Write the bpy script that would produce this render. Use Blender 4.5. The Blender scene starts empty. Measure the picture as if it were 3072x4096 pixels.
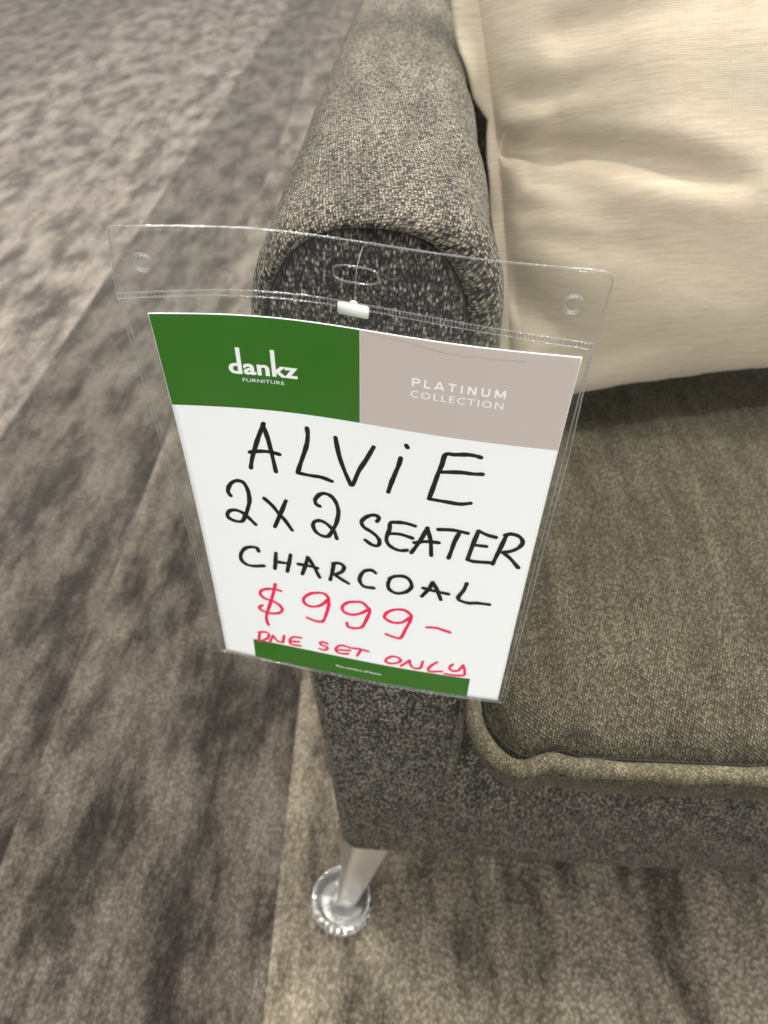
import bpy, bmesh, math, random
import numpy as np
from mathutils import Vector, Matrix
from mathutils.geometry import delaunay_2d_cdt
random.seed(7); rng = np.random.default_rng(7)
R = math.radians
scene = bpy.context.scene
col = scene.collection

# ------------------------------------------------------------------ camera
CAM_H = 0.89
AX = np.array([[0.99901956, 0.04071648, -0.01738089],
               [0.04058797, -0.68558837, 0.72685707],
               [0.01767892, -0.72684988, -0.68656879]])   # sofa axes seen by the phone
cam_data = bpy.data.cameras.new('camera')
cam = bpy.data.objects.new('camera', cam_data); col.objects.link(cam)
mm = Matrix([list(AX[i] * np.array([1, -1, -1])) + [(0, 0, CAM_H)[i]] for i in range(3)] + [[0, 0, 0, 1]])
cam.matrix_world = mm
cam_data.sensor_fit = 'VERTICAL'; cam_data.sensor_height = 34.6; cam_data.sensor_width = 25.95
cam_data.lens = 24.0
cam_data.clip_start = 0.02; cam_data.clip_end = 100
cam_data.dof.use_dof = True
cam_data.dof.focus_distance = 0.385
cam_data.dof.aperture_fstop = 7.5
scene.camera = cam

# ------------------------------------------------------------------ light
world = bpy.data.worlds.new('World'); scene.world = world; world.use_nodes = True
bg = world.node_tree.nodes['Background']
bg.inputs[0].default_value = (0.97, 0.98, 1.0, 1); bg.inputs[1].default_value = 0.33
scene.view_settings.view_transform = 'Standard'; scene.view_settings.look = 'None'
scene.view_settings.exposure = 1.03; scene.view_settings.gamma = 1.0

def ceiling_lamp_or_fill(x, y, w, h, power, colr=(1, 0.95, 0.86), shape='DISK', z=2.9):
    ld = bpy.data.lights.new('ceiling_lamp_or_fill', 'AREA'); ld.shape = shape; ld.size = w
    if shape == 'RECTANGLE': ld.size_y = h
    ld.energy = power; ld.color = colr
    o = bpy.data.objects.new('ceiling_lamp_or_fill', ld); o.location = (x, y, z); col.objects.link(o)
for i, x in enumerate((-2.4, -0.8, 0.8, 2.4)):
    for j, (y, pw) in enumerate(((-6.5, 80), (-3.4, 15), (0.95, 28), (2.3, 15), (4.3, 14), (6.5, 19))):  # far front row is added fill, out of view, to brighten the card
        c = [(1, .96, .89), (1, .92, .80), (.94, .97, 1)][(i + j) % 3]
        p = pw * (.42, .68, 1.3, 1.6)[i]
        if (i + j) % 2: ceiling_lamp_or_fill(x + 0.1 * j, y, 0.14, 0, p, c)
        else: ceiling_lamp_or_fill(x + 0.1 * j, y, 0.22, 1.1, p, c, 'RECTANGLE')

# ------------------------------------------------------------------ helpers
def tag(o, label=None, cat=None, group=None, kind=None):
    if label: o['label'] = label
    if cat: o['category'] = cat
    if group: o['group'] = group
    if kind: o['kind'] = kind
    return o
def empty(name, loc=(0, 0, 0)):
    o = bpy.data.objects.new(name, None); o.location = loc; o.empty_display_size = .05
    col.objects.link(o); return o
def mesh_obj(name, verts, faces, mat, parent=None, smooth=True, uvs=None):
    me = bpy.data.meshes.new(name)
    me.from_pydata([tuple(map(float, v)) for v in verts], [], [tuple(map(int, f)) for f in faces])
    me.validate(); me.materials.append(mat)
    if smooth: me.polygons.foreach_set('use_smooth', [True] * len(me.polygons))
    me.update()
    if uvs is not None:
        ul = me.uv_layers.new(name='cloth'); li = np.empty(len(me.loops), int); me.loops.foreach_get('vertex_index', li)
        ul.data.foreach_set('uv', np.asarray(uvs, dtype=np.float32)[li].ravel())
    o = bpy.data.objects.new(name, me); col.objects.link(o)
    if parent:
        o.parent = parent; o.matrix_parent_inverse = Matrix.Translation(-Vector(parent.location))
    return o
def grid_faces(nu, nv, wrap_u=False, off=0):
    f = []
    for j in range(nv - 1):
        for i in range(nu if wrap_u else nu - 1):
            a = off + j * nu + i; b = off + j * nu + (i + 1) % nu
            f.append((a, b, b + nu, a + nu))
    return f
UVT = []
def tube(path, r, n=10, closed=False, radii=None):
    P = [Vector(p) for p in path]; N = len(P); V = []; F = []
    up = Vector((0.123, 0.21, 0.97))
    UVT.clear(); ln = 0.0
    for i, p in enumerate(P):
        if i: ln += (p - P[i - 1]).length
        a = P[i - 1] if (i > 0 or closed) else p; b = P[(i + 1) % N] if (i < N - 1 or closed) else p
        t = (b - a).normalized(); s = t.cross(up).normalized(); q = s.cross(t)
        rr = radii[i] if radii else r
        for k in range(n):
            an = 2 * math.pi * k / n; V.append(p + s * math.cos(an) * rr + q * math.sin(an) * rr); UVT.append((ln, abs(an - math.pi) * r))
    M = N if closed else N - 1
    for i in range(M):
        for k in range(n):
            a = i * n + k; b = i * n + (k + 1) % n; c = ((i + 1) % N) * n
            F.append((a, b, c + (k + 1) % n, c + k))
    if not closed: F += [tuple(range(n - 1, -1, -1)), tuple((N - 1) * n + k for k in range(n))]
    return V, F
def lathe(prof, n=48):
    V = []; F = []
    for r, z in prof:
        for k in range(n):
            a = 2 * math.pi * k / n; V.append((r * math.cos(a), r * math.sin(a), z))
    m = len(prof)
    for j in range(m):
        for k in range(n):
            a = j * n + k; b = j * n + (k + 1) % n; j2 = (j + 1) % m
            F.append((a, b, j2 * n + (k + 1) % n, j2 * n + k))
    return V, F
def smoothstep(a, b, x):
    t = np.clip((x - a) / (b - a), 0, 1); return t * t * (3 - 2 * t)

# ------------------------------------------------------------------ materials
class NT:
    def __init__(s, name):
        s.m = bpy.data.materials.new(name); s.m.use_nodes = True; s.t = s.m.node_tree; s.n = s.t.nodes; s.l = s.t.links
        s.b = s.n['Principled BSDF']; s.out = s.n['Material Output']
    def new(s, typ, **kw):
        x = s.n.new(typ)
        for k, v in kw.items():
            if k.startswith('i_'): x.inputs[k[2:].replace('_', ' ')].default_value = v
            else: setattr(x, k, v)
        return x
    def link(s, a, b): s.l.new(a, b)
    def coords(s, scale=(1, 1, 1), rot=(0, 0, 0)):
        g = s.new('ShaderNodeNewGeometry'); mp = s.new('ShaderNodeMapping')
        mp.inputs['Scale'].default_value = scale; mp.inputs['Rotation'].default_value = rot
        s.link(g.outputs['Position'], mp.inputs[0]); return mp.outputs[0]
    def uv(s, scale=(1, 1, 1), rot=(0, 0, 0)):
        g = s.new('ShaderNodeUVMap', uv_map='cloth'); mp = s.new('ShaderNodeMapping')
        mp.inputs['Scale'].default_value = scale; mp.inputs['Rotation'].default_value = rot
        s.link(g.outputs[0], mp.inputs[0]); return mp.outputs[0]
    def noise(s, vec, scale, detail=3, rough=.5):
        x = s.new('ShaderNodeTexNoise'); x.inputs['Scale'].default_value = scale
        x.inputs['Detail'].default_value = detail; x.inputs['Roughness'].default_value = rough
        s.link(vec, x.inputs['Vector']); return x.outputs[0]
    def ramp(s, fac, stops):
        x = s.new('ShaderNodeValToRGB'); e = x.color_ramp.elements
        while len(e) < len(stops): e.new(.5)
        for el, (p, c) in zip(e, stops):
            el.position = p; el.color = (c if isinstance(c, tuple) else (c, c, c)) + (1,)
        s.link(fac, x.inputs[0]); return x.outputs[0]
    def mix(s, fac, a, b, mode='MIX'):
        x = s.new('ShaderNodeMix', data_type='RGBA', blend_type=mode)
        for sock, v in ((x.inputs[0], fac), (x.inputs[6], a), (x.inputs[7], b)):
            if isinstance(v, (int, float)): sock.default_value = v
            elif isinstance(v, tuple): sock.default_value = v + (1,)
            else: s.link(v, sock)
        return x.outputs[2]
    def math(s, op, a, b=0.0, clamp=False):
        x = s.new('ShaderNodeMath', operation=op, use_clamp=clamp)
        for sock, v in ((x.inputs[0], a), (x.inputs[1], b)):
            if isinstance(v, (int, float)): sock.default_value = v
            else: s.link(v, sock)
        return x.outputs[0]
    def bump(s, h, strength, dist, prev=None):
        x = s.new('ShaderNodeBump'); x.inputs['Strength'].default_value = strength; x.inputs['Distance'].default_value = dist
        s.link(h, x.inputs['Height'])
        if prev: s.link(prev, x.inputs['Normal'])
        return x.outputs[0]

def tweed(name, stretch, dark, lite, dens=.5, tint=(.30, .27, .19), cell=900, patch=.35, reg=.75, rot=0, warpa=.0010, fine=.3, pst=(1, 1, 1), uv=False, blobs=(.12, .62)):
    """chenille-like charcoal weave with pale yarn slubs"""
    s = NT(name)
    v = s.uv(stretch, (0, 0, rot)) if uv else s.coords(stretch, (0, 0, rot))
    warp = s.new('ShaderNodeTexNoise'); warp.inputs['Scale'].default_value = 260; s.link(v, warp.inputs['Vector'])
    vv = s.new('ShaderNodeVectorMath', operation='MULTIPLY_ADD')
    s.link(warp.outputs[1], vv.inputs[0]); vv.inputs[1].default_value = (warpa,) * 3; s.link(v, vv.inputs[2])
    vo = s.new('ShaderNodeTexVoronoi', feature='F1'); vo.inputs['Scale'].default_value = cell
    vo.inputs['Randomness'].default_value = reg
    s.link(vv.outputs[0], vo.inputs['Vector'])
    sep = s.new('ShaderNodeSeparateColor'); s.link(vo.outputs['Color'], sep.inputs[0])
    dome = s.ramp(vo.outputs['Distance'], [(blobs[0], 1.0), (blobs[1], 0.0)])
    big = s.noise(s.coords(pst), 38, 4, .6)
    thr = s.math('ADD', s.math('MULTIPLY', s.math('SUBTRACT', big, .5), patch * 2), dens)
    pick = s.math('LESS_THAN', sep.outputs[0], thr)
    bright = s.math('ADD', s.math('MULTIPLY', sep.outputs[1], .7), .3)
    spec = s.math('MULTIPLY', s.math('MULTIPLY', dome, pick), bright)
    v2 = s.new('ShaderNodeTexVoronoi', feature='F1'); v2.inputs['Scale'].default_value = cell * 1.7; s.link(vv.outputs[0], v2.inputs['Vector'])
    sep2 = s.new('ShaderNodeSeparateColor'); s.link(v2.outputs['Color'], sep2.inputs[0])
    sp2 = s.math('MULTIPLY', s.math('MULTIPLY', s.ramp(v2.outputs['Distance'], [(.1, 1.0), (.6, 0.0)]), s.math('POWER', sep2.outputs[0], 1.5)), fine)
    spec = s.math('MAXIMUM', spec, sp2)
    under = s.mix(s.noise(s.coords(stretch), 420, 3, .6), tuple(c * .45 for c in dark), tuple(c * 1.6 for c in dark))
    litec = s.mix(s.noise(s.coords(), 22, 3, .6), lite, tint)
    c = s.mix(spec, under, litec)
    band = s.noise(s.coords((1.5, .22, 1)), 42, 4, .65)
    c = s.mix(1.0, c, s.ramp(band, [(.34, .74), (.66, 1.26)]), 'MULTIPLY')
    s.link(c, s.b.inputs['Base Color'])
    s.b.inputs['Roughness'].default_value = .88
    s.b.inputs['Specular IOR Level'].default_value = .15
    s.b.inputs['Sheen Weight'].default_value = .10; s.b.inputs['Sheen Roughness'].default_value = .4
    s.b.inputs['Sheen Tint'].default_value = (.8, .74, .62, 1)
    h = s.math('MULTIPLY', dome, .9)
    s.link(s.bump(h, .75, .0007), s.b.inputs['Normal'])
    return s.m
M_ARM = tweed('charcoal tweed', (1, .72, 1), (.016, .014, .015), (.42, .38, .285), dens=.74, cell=640, patch=.25, tint=(.29, .26, .185), fine=.4, uv=True, reg=.5, rot=.12, warpa=.0006, pst=(1.6, .5, 1))
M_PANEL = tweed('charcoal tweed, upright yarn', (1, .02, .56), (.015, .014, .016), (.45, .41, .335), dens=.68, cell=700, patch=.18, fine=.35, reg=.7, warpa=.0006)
M_SEAT = tweed('olive charcoal tweed on the seat', (1.25, .80, 1), (.016, .014, .010), (.265, .235, .165), dens=1.08, tint=(.185, .160, .100), cell=410, uv=True, reg=.30, rot=.5, patch=.30, pst=(2.2, .4, 1), warpa=.0003, fine=.25, blobs=(.10, .52))
M_BASE = tweed('charcoal tweed shaded for the rail', (1, .02, .56), (.016, .0145, .0145), (.30, .265, .22), dens=.66, cell=700, patch=.18, fine=.35, reg=.7, warpa=.0006)  # panel tweed again, shade put into its colour where front light is strong
M_PIPE = tweed('olive tweed roll', (1.1, .8, 1), (.045, .040, .028), (.34, .30, .20), dens=1.0, tint=(.19, .165, .085), cell=430, reg=.4, warpa=.0003, uv=True, rot=.6)

def linen():
    s = NT('cream linen')
    # threads follow the cushion: object coordinates (x = across, y = up the cushion)
    tc = s.new('ShaderNodeTexCoord')
    def m(sc):
        mp = s.new('ShaderNodeMapping'); mp.inputs['Scale'].default_value = sc; s.link(tc.outputs['Object'], mp.inputs[0]); return mp.outputs[0]
    weft = s.noise(m((45, 640, 45)), 1, 2, .55); warp = s.noise(m((520, 26, 26)), 1, 2, .5)
    slub = s.noise(m((9, 330, 9)), 1, 3, .6)
    w = s.new('ShaderNodeTexWave', wave_type='BANDS', bands_direction='Y'); w.inputs['Scale'].default_value = 190
    w.inputs['Distortion'].default_value = 1.2; w.inputs['Detail'].default_value = 2; w.inputs['Detail Scale'].default_value = 3
    s.link(m((1, 1, 1)), w.inputs['Vector'])
    base = s.mix(s.ramp(slub, [(.3, 0.0), (.75, 1.0)]), (.43, .36, .26), (.49, .425, .325))
    base = s.mix(s.ramp(weft, [(.36, 0.0), (.64, .6)]), base, (.57, .505, .40))
    base = s.mix(s.math('MULTIPLY', s.ramp(warp, [(.45, 0.0), (.75, 1.0)]), .14), base, (.56, .46, .32))
    base = s.mix(s.math('MULTIPLY', w.outputs[1], .05), base, (.50, .41, .28))
    s.link(base, s.b.inputs['Base Color']); s.b.inputs['Roughness'].default_value = .9
    s.b.inputs['Specular IOR Level'].default_value = .1
    s.b.inputs['Sheen Weight'].default_value = .15
    soft = s.noise(m((14, 26, 14)), 1, 4, .6)
    n1 = s.bump(soft, .35, .004)
    hh = s.math('ADD', s.math('ADD', weft, s.math('MULTIPLY', warp, .7)), s.math('MULTIPLY', w.outputs[1], .5))
    s.link(s.bump(hh, .4, .0006, n1), s.b.inputs['Normal'])
    return s.m
M_LINEN = linen()

def carpet():
    s = NT('streaked grey brown carpet')
    oi = s.new('ShaderNodeObjectInfo')
    tc = s.new('ShaderNodeTexCoord')
    def m(sc, off=True, rz=0):
        mp = s.new('ShaderNodeMapping'); mp.inputs['Scale'].default_value = sc; mp.inputs['Rotation'].default_value = (0, 0, rz)
        g = s.new('ShaderNodeNewGeometry'); s.link(g.outputs['Position'], mp.inputs[0])
        if off:
            cm = s.new('ShaderNodeCombineXYZ'); r = s.math('MULTIPLY', oi.outputs['Alpha'], 37.0)
            s.link(r, cm.inputs[0]); s.link(r, cm.inputs[1]); s.link(cm.outputs[0], mp.inputs['Location'])
        return mp.outputs[0]
    blot = s.noise(m((12, 4.2, 1)), 1, 9, .70)
    streak = s.noise(m((60, 6, 1)), 1, 5, .65)
    rag = s.noise(m((30, 11, 1)), 1, 4, .65)
    tuft = s.new('ShaderNodeTexVoronoi'); tuft.inputs['Scale'].default_value = 250; s.link(m((1, .75, 1), False), tuft.inputs['Vector'])
    loop = s.noise(m((230, 150, 60), False), 1, 3, .75)
    f = s.math('ADD', s.math('MULTIPLY', blot, .70), s.math('ADD', s.math('MULTIPLY', streak, .14), s.math('MULTIPLY', rag, .16)))
    c = s.ramp(f, [(.405, (.058, .050, .046)), (.455, (.105, .090, .080)), (.495, (.19, .165, .143)), (.58, (.33, .29, .252))])
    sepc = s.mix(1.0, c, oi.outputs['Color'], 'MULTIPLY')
    c1 = s.mix(1.0, sepc, s.ramp(tuft.outputs['Distance'], [(.15, 1.15), (.7, .62)]), 'MULTIPLY')
    c2 = s.mix(1.0, c1, s.ramp(loop, [(.36, .76), (.64, 1.26)]), 'MULTIPLY')
    s.link(c2, s.b.inputs['Base Color']); s.b.inputs['Roughness'].default_value = .95
    s.b.inputs['Specular IOR Level'].default_value = .1
    s.b.inputs['Sheen Weight'].default_value = .2; s.b.inputs['Sheen Tint'].default_value = (.85, .8, .74, 1)
    h = s.math('ADD', s.math('MULTIPLY', tuft.outputs['Distance'], -1.0), s.math('MULTIPLY', loop, 1.2))
    s.link(s.bump(h, .65, .0030), s.b.inputs['Normal'])
    return s.m
M_CARPET = carpet()

def plain(name, c, rough=.5, metal=0, spec=.5, var=0, vs=60):
    s = NT(name)
    if var:
        k = s.noise(s.coords(), vs, 4, .6)
        s.link(s.mix(k, tuple(x * (1 - var) for x in c), tuple(min(1, x * (1 + var)) for x in c)), s.b.inputs['Base Color'])
    else: s.b.inputs['Base Color'].default_value = c + (1,)
    s.b.inputs['Roughness'].default_value = rough; s.b.inputs['Metallic'].default_value = metal
    s.b.inputs['Specular IOR Level'].default_value = spec
    return s.m
M_PAPER = plain('coated white card', (.90, .91, .93), .5, spec=.3, var=.012, vs=40)
M_GREEN = plain('printed green', (.027, .142, .006), .42, spec=.3, var=.03, vs=30)
M_TAUPE = plain('printed taupe', (.55, .475, .45), .42, spec=.3, var=.02, vs=30)
M_PRINTW = plain('printed white', (.88, .89, .90), .45, spec=.3, var=.01)
M_BLACK = plain('black marker ink', (.005, .006, .008), .5, spec=.2, var=.3, vs=300)
M_RED = plain('red marker ink', (.84, .012, .11), .5, spec=.2, var=.12, vs=300)
M_UNDER = plain('black underside cloth', (.012, .012, .012), .9, var=.2)
M_NYLON = plain('milky nylon', (.80, .82, .76), .35, var=.04, vs=200)
M_NYLON.node_tree.nodes['Principled BSDF'].inputs['Subsurface Weight'].default_value = .3
M_NYLON.node_tree.nodes['Principled BSDF'].inputs['Subsurface Radius'].default_value = (.003, .003, .003)
def metal():
    s = NT('brushed chrome'); k = s.noise(s.coords((1, 1, .05)), 900, 2, .5)
    s.b.inputs['Base Color'].default_value = (.85, .83, .80, 1); s.b.inputs['Metallic'].default_value = 1
    s.link(s.math('ADD', s.math('MULTIPLY', k, .10), .26), s.b.inputs['Roughness']); return s.m
M_CHROME = metal()
def glass():
    s = NT('clear acrylic'); s.b.inputs['Transmission Weight'].default_value = 1; s.b.inputs['Roughness'].default_value = .04
    s.b.inputs['IOR'].default_value = 1.55; s.b.inputs['Base Color'].default_value = (.98, .99, .97, 1)
    s.b.inputs['Coat Weight'].default_value = 1.0; s.b.inputs['Coat Roughness'].default_value = .05; s.b.inputs['Coat IOR'].default_value = 1.8
    k = s.noise(s.coords(), 260, 2, .5); bn = s.bump(k, .15, .001); s.link(bn, s.b.inputs['Normal']); s.link(bn, s.b.inputs['Coat Normal'])
    g = s.new('ShaderNodeBsdfGlossy'); g.inputs['Roughness'].default_value = .06; g.inputs[0].default_value = (.95, .95, .93, 1); s.link(bn, g.inputs['Normal'])
    mx = s.new('ShaderNodeMixShader'); mx.inputs[0].default_value = .20; s.link(s.b.outputs[0], mx.inputs[1]); s.link(g.outputs[0], mx.inputs[2])
    s.link(mx.outputs[0], s.out.inputs[0]); return s.m
M_GLASS = glass()
def film(name, haze, rough, tint=(.96, .97, .96), gl=1.0, bumpd=.0):
    """clear PVC sheet: passes light through, reflects by its own Fresnel, a trace of milky haze"""
    s = NT(name); s.n.remove(s.b)
    tr = s.new('ShaderNodeBsdfTransparent'); tr.inputs[0].default_value = tint + (1,)
    g = s.new('ShaderNodeBsdfGlossy'); g.inputs['Roughness'].default_value = rough
    fr = s.new('ShaderNodeLayerWeight'); fr.inputs[0].default_value = .5
    if bumpd:
        k = s.noise(s.coords(), 45, 3, .5); bn = s.bump(k, .4, bumpd); s.link(bn, g.inputs['Normal']); 
    mx = s.new('ShaderNodeMixShader'); s.link(s.math('ADD', s.math('MULTIPLY', s.math('POWER', fr.outputs[1], 4.0), .5 * gl), .018 * gl), mx.inputs[0])
    s.link(tr.outputs[0], mx.inputs[1]); s.link(g.outputs[0], mx.inputs[2])
    df = s.new('ShaderNodeBsdfDiffuse'); df.inputs[0].default_value = (.85, .86, .86, 1)
    sc = s.noise(s.coords((1, 1, 1)), 25, 4, .65)
    m2 = s.new('ShaderNodeMixShader'); s.link(s.math('MULTIPLY', sc, haze * 2), m2.inputs[0])
    s.link(mx.outputs[0], m2.inputs[1]); s.link(df.outputs[0], m2.inputs[2])
    s.link(m2.outputs[0], s.out.inputs[0]); return s.m
M_FILM = film('clear pvc sheet', .005, .05, tint=(.99, .995, .99), gl=.42, bumpd=.0006)
M_WELD = film('clear pvc weld', .11, .09, tint=(.80, .81, .80), gl=5)
M_THREAD = film('clear nylon thread', .18, .2, tint=(.9, .9, .88))

# ------------------------------------------------------------------ the floor
floor = tag(mesh_obj('floor', [(-5.2, -3, -.012), (4.5, -3, -.012), (4.5, 14, -.012), (-5.2, 14, -.012)], [(0, 1, 2, 3)], plain('dark subfloor', (.03, .028, .026), .9, var=.1), None, False), kind='structure')
PW, PL = .331, 1.0
bm = bmesh.new(); bmesh.ops.create_cube(bm, size=1)
for v in bm.verts: v.co = Vector((v.co.x * (PW - .0002), v.co.y * (PL - .0002), v.co.z * .008))
bmesh.ops.bevel(bm, geom=[e for e in bm.edges if e.verts[0].co.z > 0 and e.verts[1].co.z > 0], offset=.0006, segments=1, affect='EDGES')
pm = bpy.data.meshes.new('carpet_plank'); bm.to_mesh(pm); bm.free(); pm.materials.append(M_CARPET)
prnd = random.Random(3)
ang = R(1.6); crnd = [prnd.uniform(.78, .98) for _ in range(20)]; coff = [prnd.random() for _ in range(20)]
for i in range(-12, 5):
    x = -.112 + PW / 2 + PW * i
    for j in range(-1, 11):
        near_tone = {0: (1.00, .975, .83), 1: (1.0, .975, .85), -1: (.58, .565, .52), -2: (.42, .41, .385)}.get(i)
        t = prnd.uniform(.82, 1.12)
        y = -.35 + PL * j + (.5 if i % 2 else .13) * PL
        t = crnd[i + 12]
        if x > 1.9 and y > 4.5: continue
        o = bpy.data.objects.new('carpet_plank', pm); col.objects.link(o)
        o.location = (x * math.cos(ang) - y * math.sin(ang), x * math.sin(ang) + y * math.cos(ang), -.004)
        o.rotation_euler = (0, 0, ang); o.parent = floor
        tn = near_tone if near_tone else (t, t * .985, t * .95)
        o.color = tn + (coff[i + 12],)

# pen strokes and print, in millimetres on the card
BLACK_STROKES = [
  [[49.3,67.3],[46.6,74.1],[43.8,81.8],[39.8,94.5],[38.3,101.9]],
  [[48.7,68.2],[50.6,77.2],[52.1,89.6],[53.4,102.8]],
  [[39.0,89.6],[44.8,88.1],[50.9,87.8],[56.6,88.9]],
  [[74.1,67.0],[74.3,72.0],[73.4,78.6],[71.5,85.4],[68.9,93.6],[66.7,101.4],[73.8,102.1],[80.9,102.2],[87.3,104.0]],
  [[90.3,70.7],[92.2,83.5],[95.2,94.3],[98.9,104.4],[100.2,103.7],[103.7,92.4],[107.7,83.6],[112.1,72.9]],
  [[130.4,67.8],[131.1,69.0]],
  [[127.7,77.4],[126.8,82.6],[124.9,89.9],[123.0,97.3],[121.4,104.8]],
  [[171.3,68.4],[167.5,67.6],[163.5,67.7],[157.0,68.9],[152.2,69.8],[150.8,77.5],[149.2,84.6],[147.3,95.4],[145.5,104.7],[155.3,105.0],[164.0,105.1],[169.5,103.3]],
  [[151.2,82.8],[161.6,81.0],[168.2,80.9],[173.6,80.2]],
  [[22.9,126.6],[21.7,123.6],[22.7,119.1],[25.3,115.1],[28.7,113.3],[32.2,114.3],[34.3,120.1],[34.5,128.9],[32.5,136.8],[30.0,143.8],[27.3,148.8],[22.5,148.9],[19.1,146.7],[18.6,143.4],[20.7,140.1],[24.6,139.0],[29.1,141.0],[32.5,145.1],[36.3,150.2]],
  [[44.1,125.9],[49.0,131.7],[52.3,137.5],[55.7,142.3],[60.2,151.0]],
  [[57.8,125.8],[53.7,137.2],[48.9,150.1]],
  [[79.2,126.1],[76.9,124.5],[76.6,120.9],[79.5,116.3],[82.8,114.8],[86.8,116.3],[89.7,121.1],[91.0,128.2],[89.7,137.4],[87.2,144.4],[84.0,151.1],[79.3,151.5],[75.6,148.4],[74.3,143.4],[75.7,139.9],[79.2,138.5],[82.5,139.7],[86.2,143.3],[88.3,146.7],[89.6,152.0]],
  [[115.2,130.6],[116.4,127.7],[114.7,125.6],[110.9,126.5],[107.2,130.0],[105.5,133.9],[107.5,137.7],[112.1,140.5],[116.0,144.2],[117.3,147.9],[116.2,151.7],[112.3,151.6],[108.2,148.6]],
  [[138.8,128.7],[132.4,127.7],[126.4,128.5],[123.6,129.8],[123.2,135.5],[121.6,143.5],[122.9,148.5],[126.9,151.6],[131.3,152.3],[135.1,150.9]],
  [[123.1,139.1],[130.1,138.0],[137.8,139.5]],
  [[146.5,128.6],[143.3,138.8],[140.5,146.2],[137.8,152.7]],
  [[146.2,128.9],[149.0,138.8],[150.4,152.1]],
  [[139.1,143.2],[146.3,140.5],[154.2,139.7]],
  [[152.9,128.5],[161.8,127.1],[170.7,128.0]],
  [[165.9,127.9],[163.6,136.9],[162.4,145.3],[161.3,152.1]],
  [[187.6,128.3],[182.5,127.3],[176.8,124.8],[175.0,135.9],[173.0,151.0],[177.3,151.8],[187.5,150.9]],
  [[175.1,137.2],[182.9,137.1]],
  [[193.4,125.3],[191.7,135.4],[190.2,143.8],[188.7,152.0]],
  [[192.6,125.4],[196.3,123.9],[201.0,125.3],[203.6,129.4],[202.4,134.2],[198.5,138.2],[193.4,140.5],[198.6,145.0],[204.6,152.4]],
  [[35.8,175.5],[34.8,172.4],[30.6,172.2],[26.3,174.7],[23.2,180.3],[22.8,186.3],[25.7,190.2],[30.7,191.1],[38.3,189.3]],
  [[47.7,174.9],[46.8,183.7],[45.8,190.6]],
  [[57.8,174.4],[56.2,183.1],[54.5,191.5]],
  [[46.8,183.4],[56.5,183.3]],
  [[69.6,174.0],[67.4,183.3],[65.0,191.5]],
  [[69.8,174.2],[73.4,181.9],[77.1,191.8]],
  [[62.7,182.3],[69.3,182.2],[75.9,183.0]],
  [[87.1,177.0],[86.0,184.5],[84.5,192.4]],
  [[86.6,176.0],[90.6,174.4],[94.1,176.6],[92.8,182.0],[87.7,186.2],[92.0,189.4],[97.1,192.4]],
  [[115.4,177.2],[112.8,175.4],[108.3,177.2],[105.6,182.1],[105.0,188.1],[108.0,192.6],[114.7,192.3]],
  [[125.6,179.4],[124.1,186.0],[125.7,191.3],[130.7,193.3],[136.7,190.2],[139.9,184.1],[138.0,177.9],[133.9,175.7],[128.0,177.3],[124.9,180.6]],
  [[153.3,176.8],[151.4,183.5],[147.2,192.1]],
  [[153.6,176.7],[156.9,183.7],[159.9,192.4]],
  [[147.6,183.7],[155.5,184.9],[164.5,185.7]],
  [[175.1,172.9],[173.8,179.9],[171.1,187.2],[172.1,190.1],[178.1,191.8],[183.9,190.6],[191.8,190.5]],
]
RED_STROKES = [
  [[48.4,213.1],[44.7,212.4],[38.2,213.5],[33.8,216.5],[33.0,221.0],[36.2,224.3],[42.6,226.2],[46.9,229.6],[48.1,234.1],[44.5,238.4],[37.1,240.0],[31.6,237.7],[31.1,235.0],[33.3,232.4]],
  [[44.9,206.8],[42.8,216.3],[39.7,228.2],[36.2,240.6],[35.2,247.5],[36.3,254.0]],
  [[82.9,211.3],[79.8,207.9],[74.6,208.4],[69.2,211.2],[64.9,216.9],[65.6,222.3],[70.9,224.0],[77.4,220.6],[82.4,213.5]],
  [[82.9,211.3],[82.8,219.9],[80.4,231.6],[77.9,238.2],[72.6,239.1],[66.6,237.2]],
  [[110.7,213.5],[107.0,209.7],[101.8,210.2],[96.6,212.6],[92.8,217.8],[93.9,223.0],[99.8,224.5],[106.1,221.1],[111.3,215.7]],
  [[111.8,214.0],[112.4,217.7],[109.9,227.9],[106.9,236.0],[101.0,238.9],[96.9,238.2],[96.2,234.3]],
  [[140.6,212.5],[136.7,209.5],[131.5,210.1],[126.4,213.1],[123.2,218.0],[123.6,221.9],[129.0,224.5],[135.3,222.8],[140.3,216.6]],
  [[141.4,213.6],[141.0,219.6],[137.9,231.1],[135.2,239.9],[129.7,240.1],[124.7,238.5]],
  [[152.9,223.6],[159.6,222.6],[169.3,225.2]],
]
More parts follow.
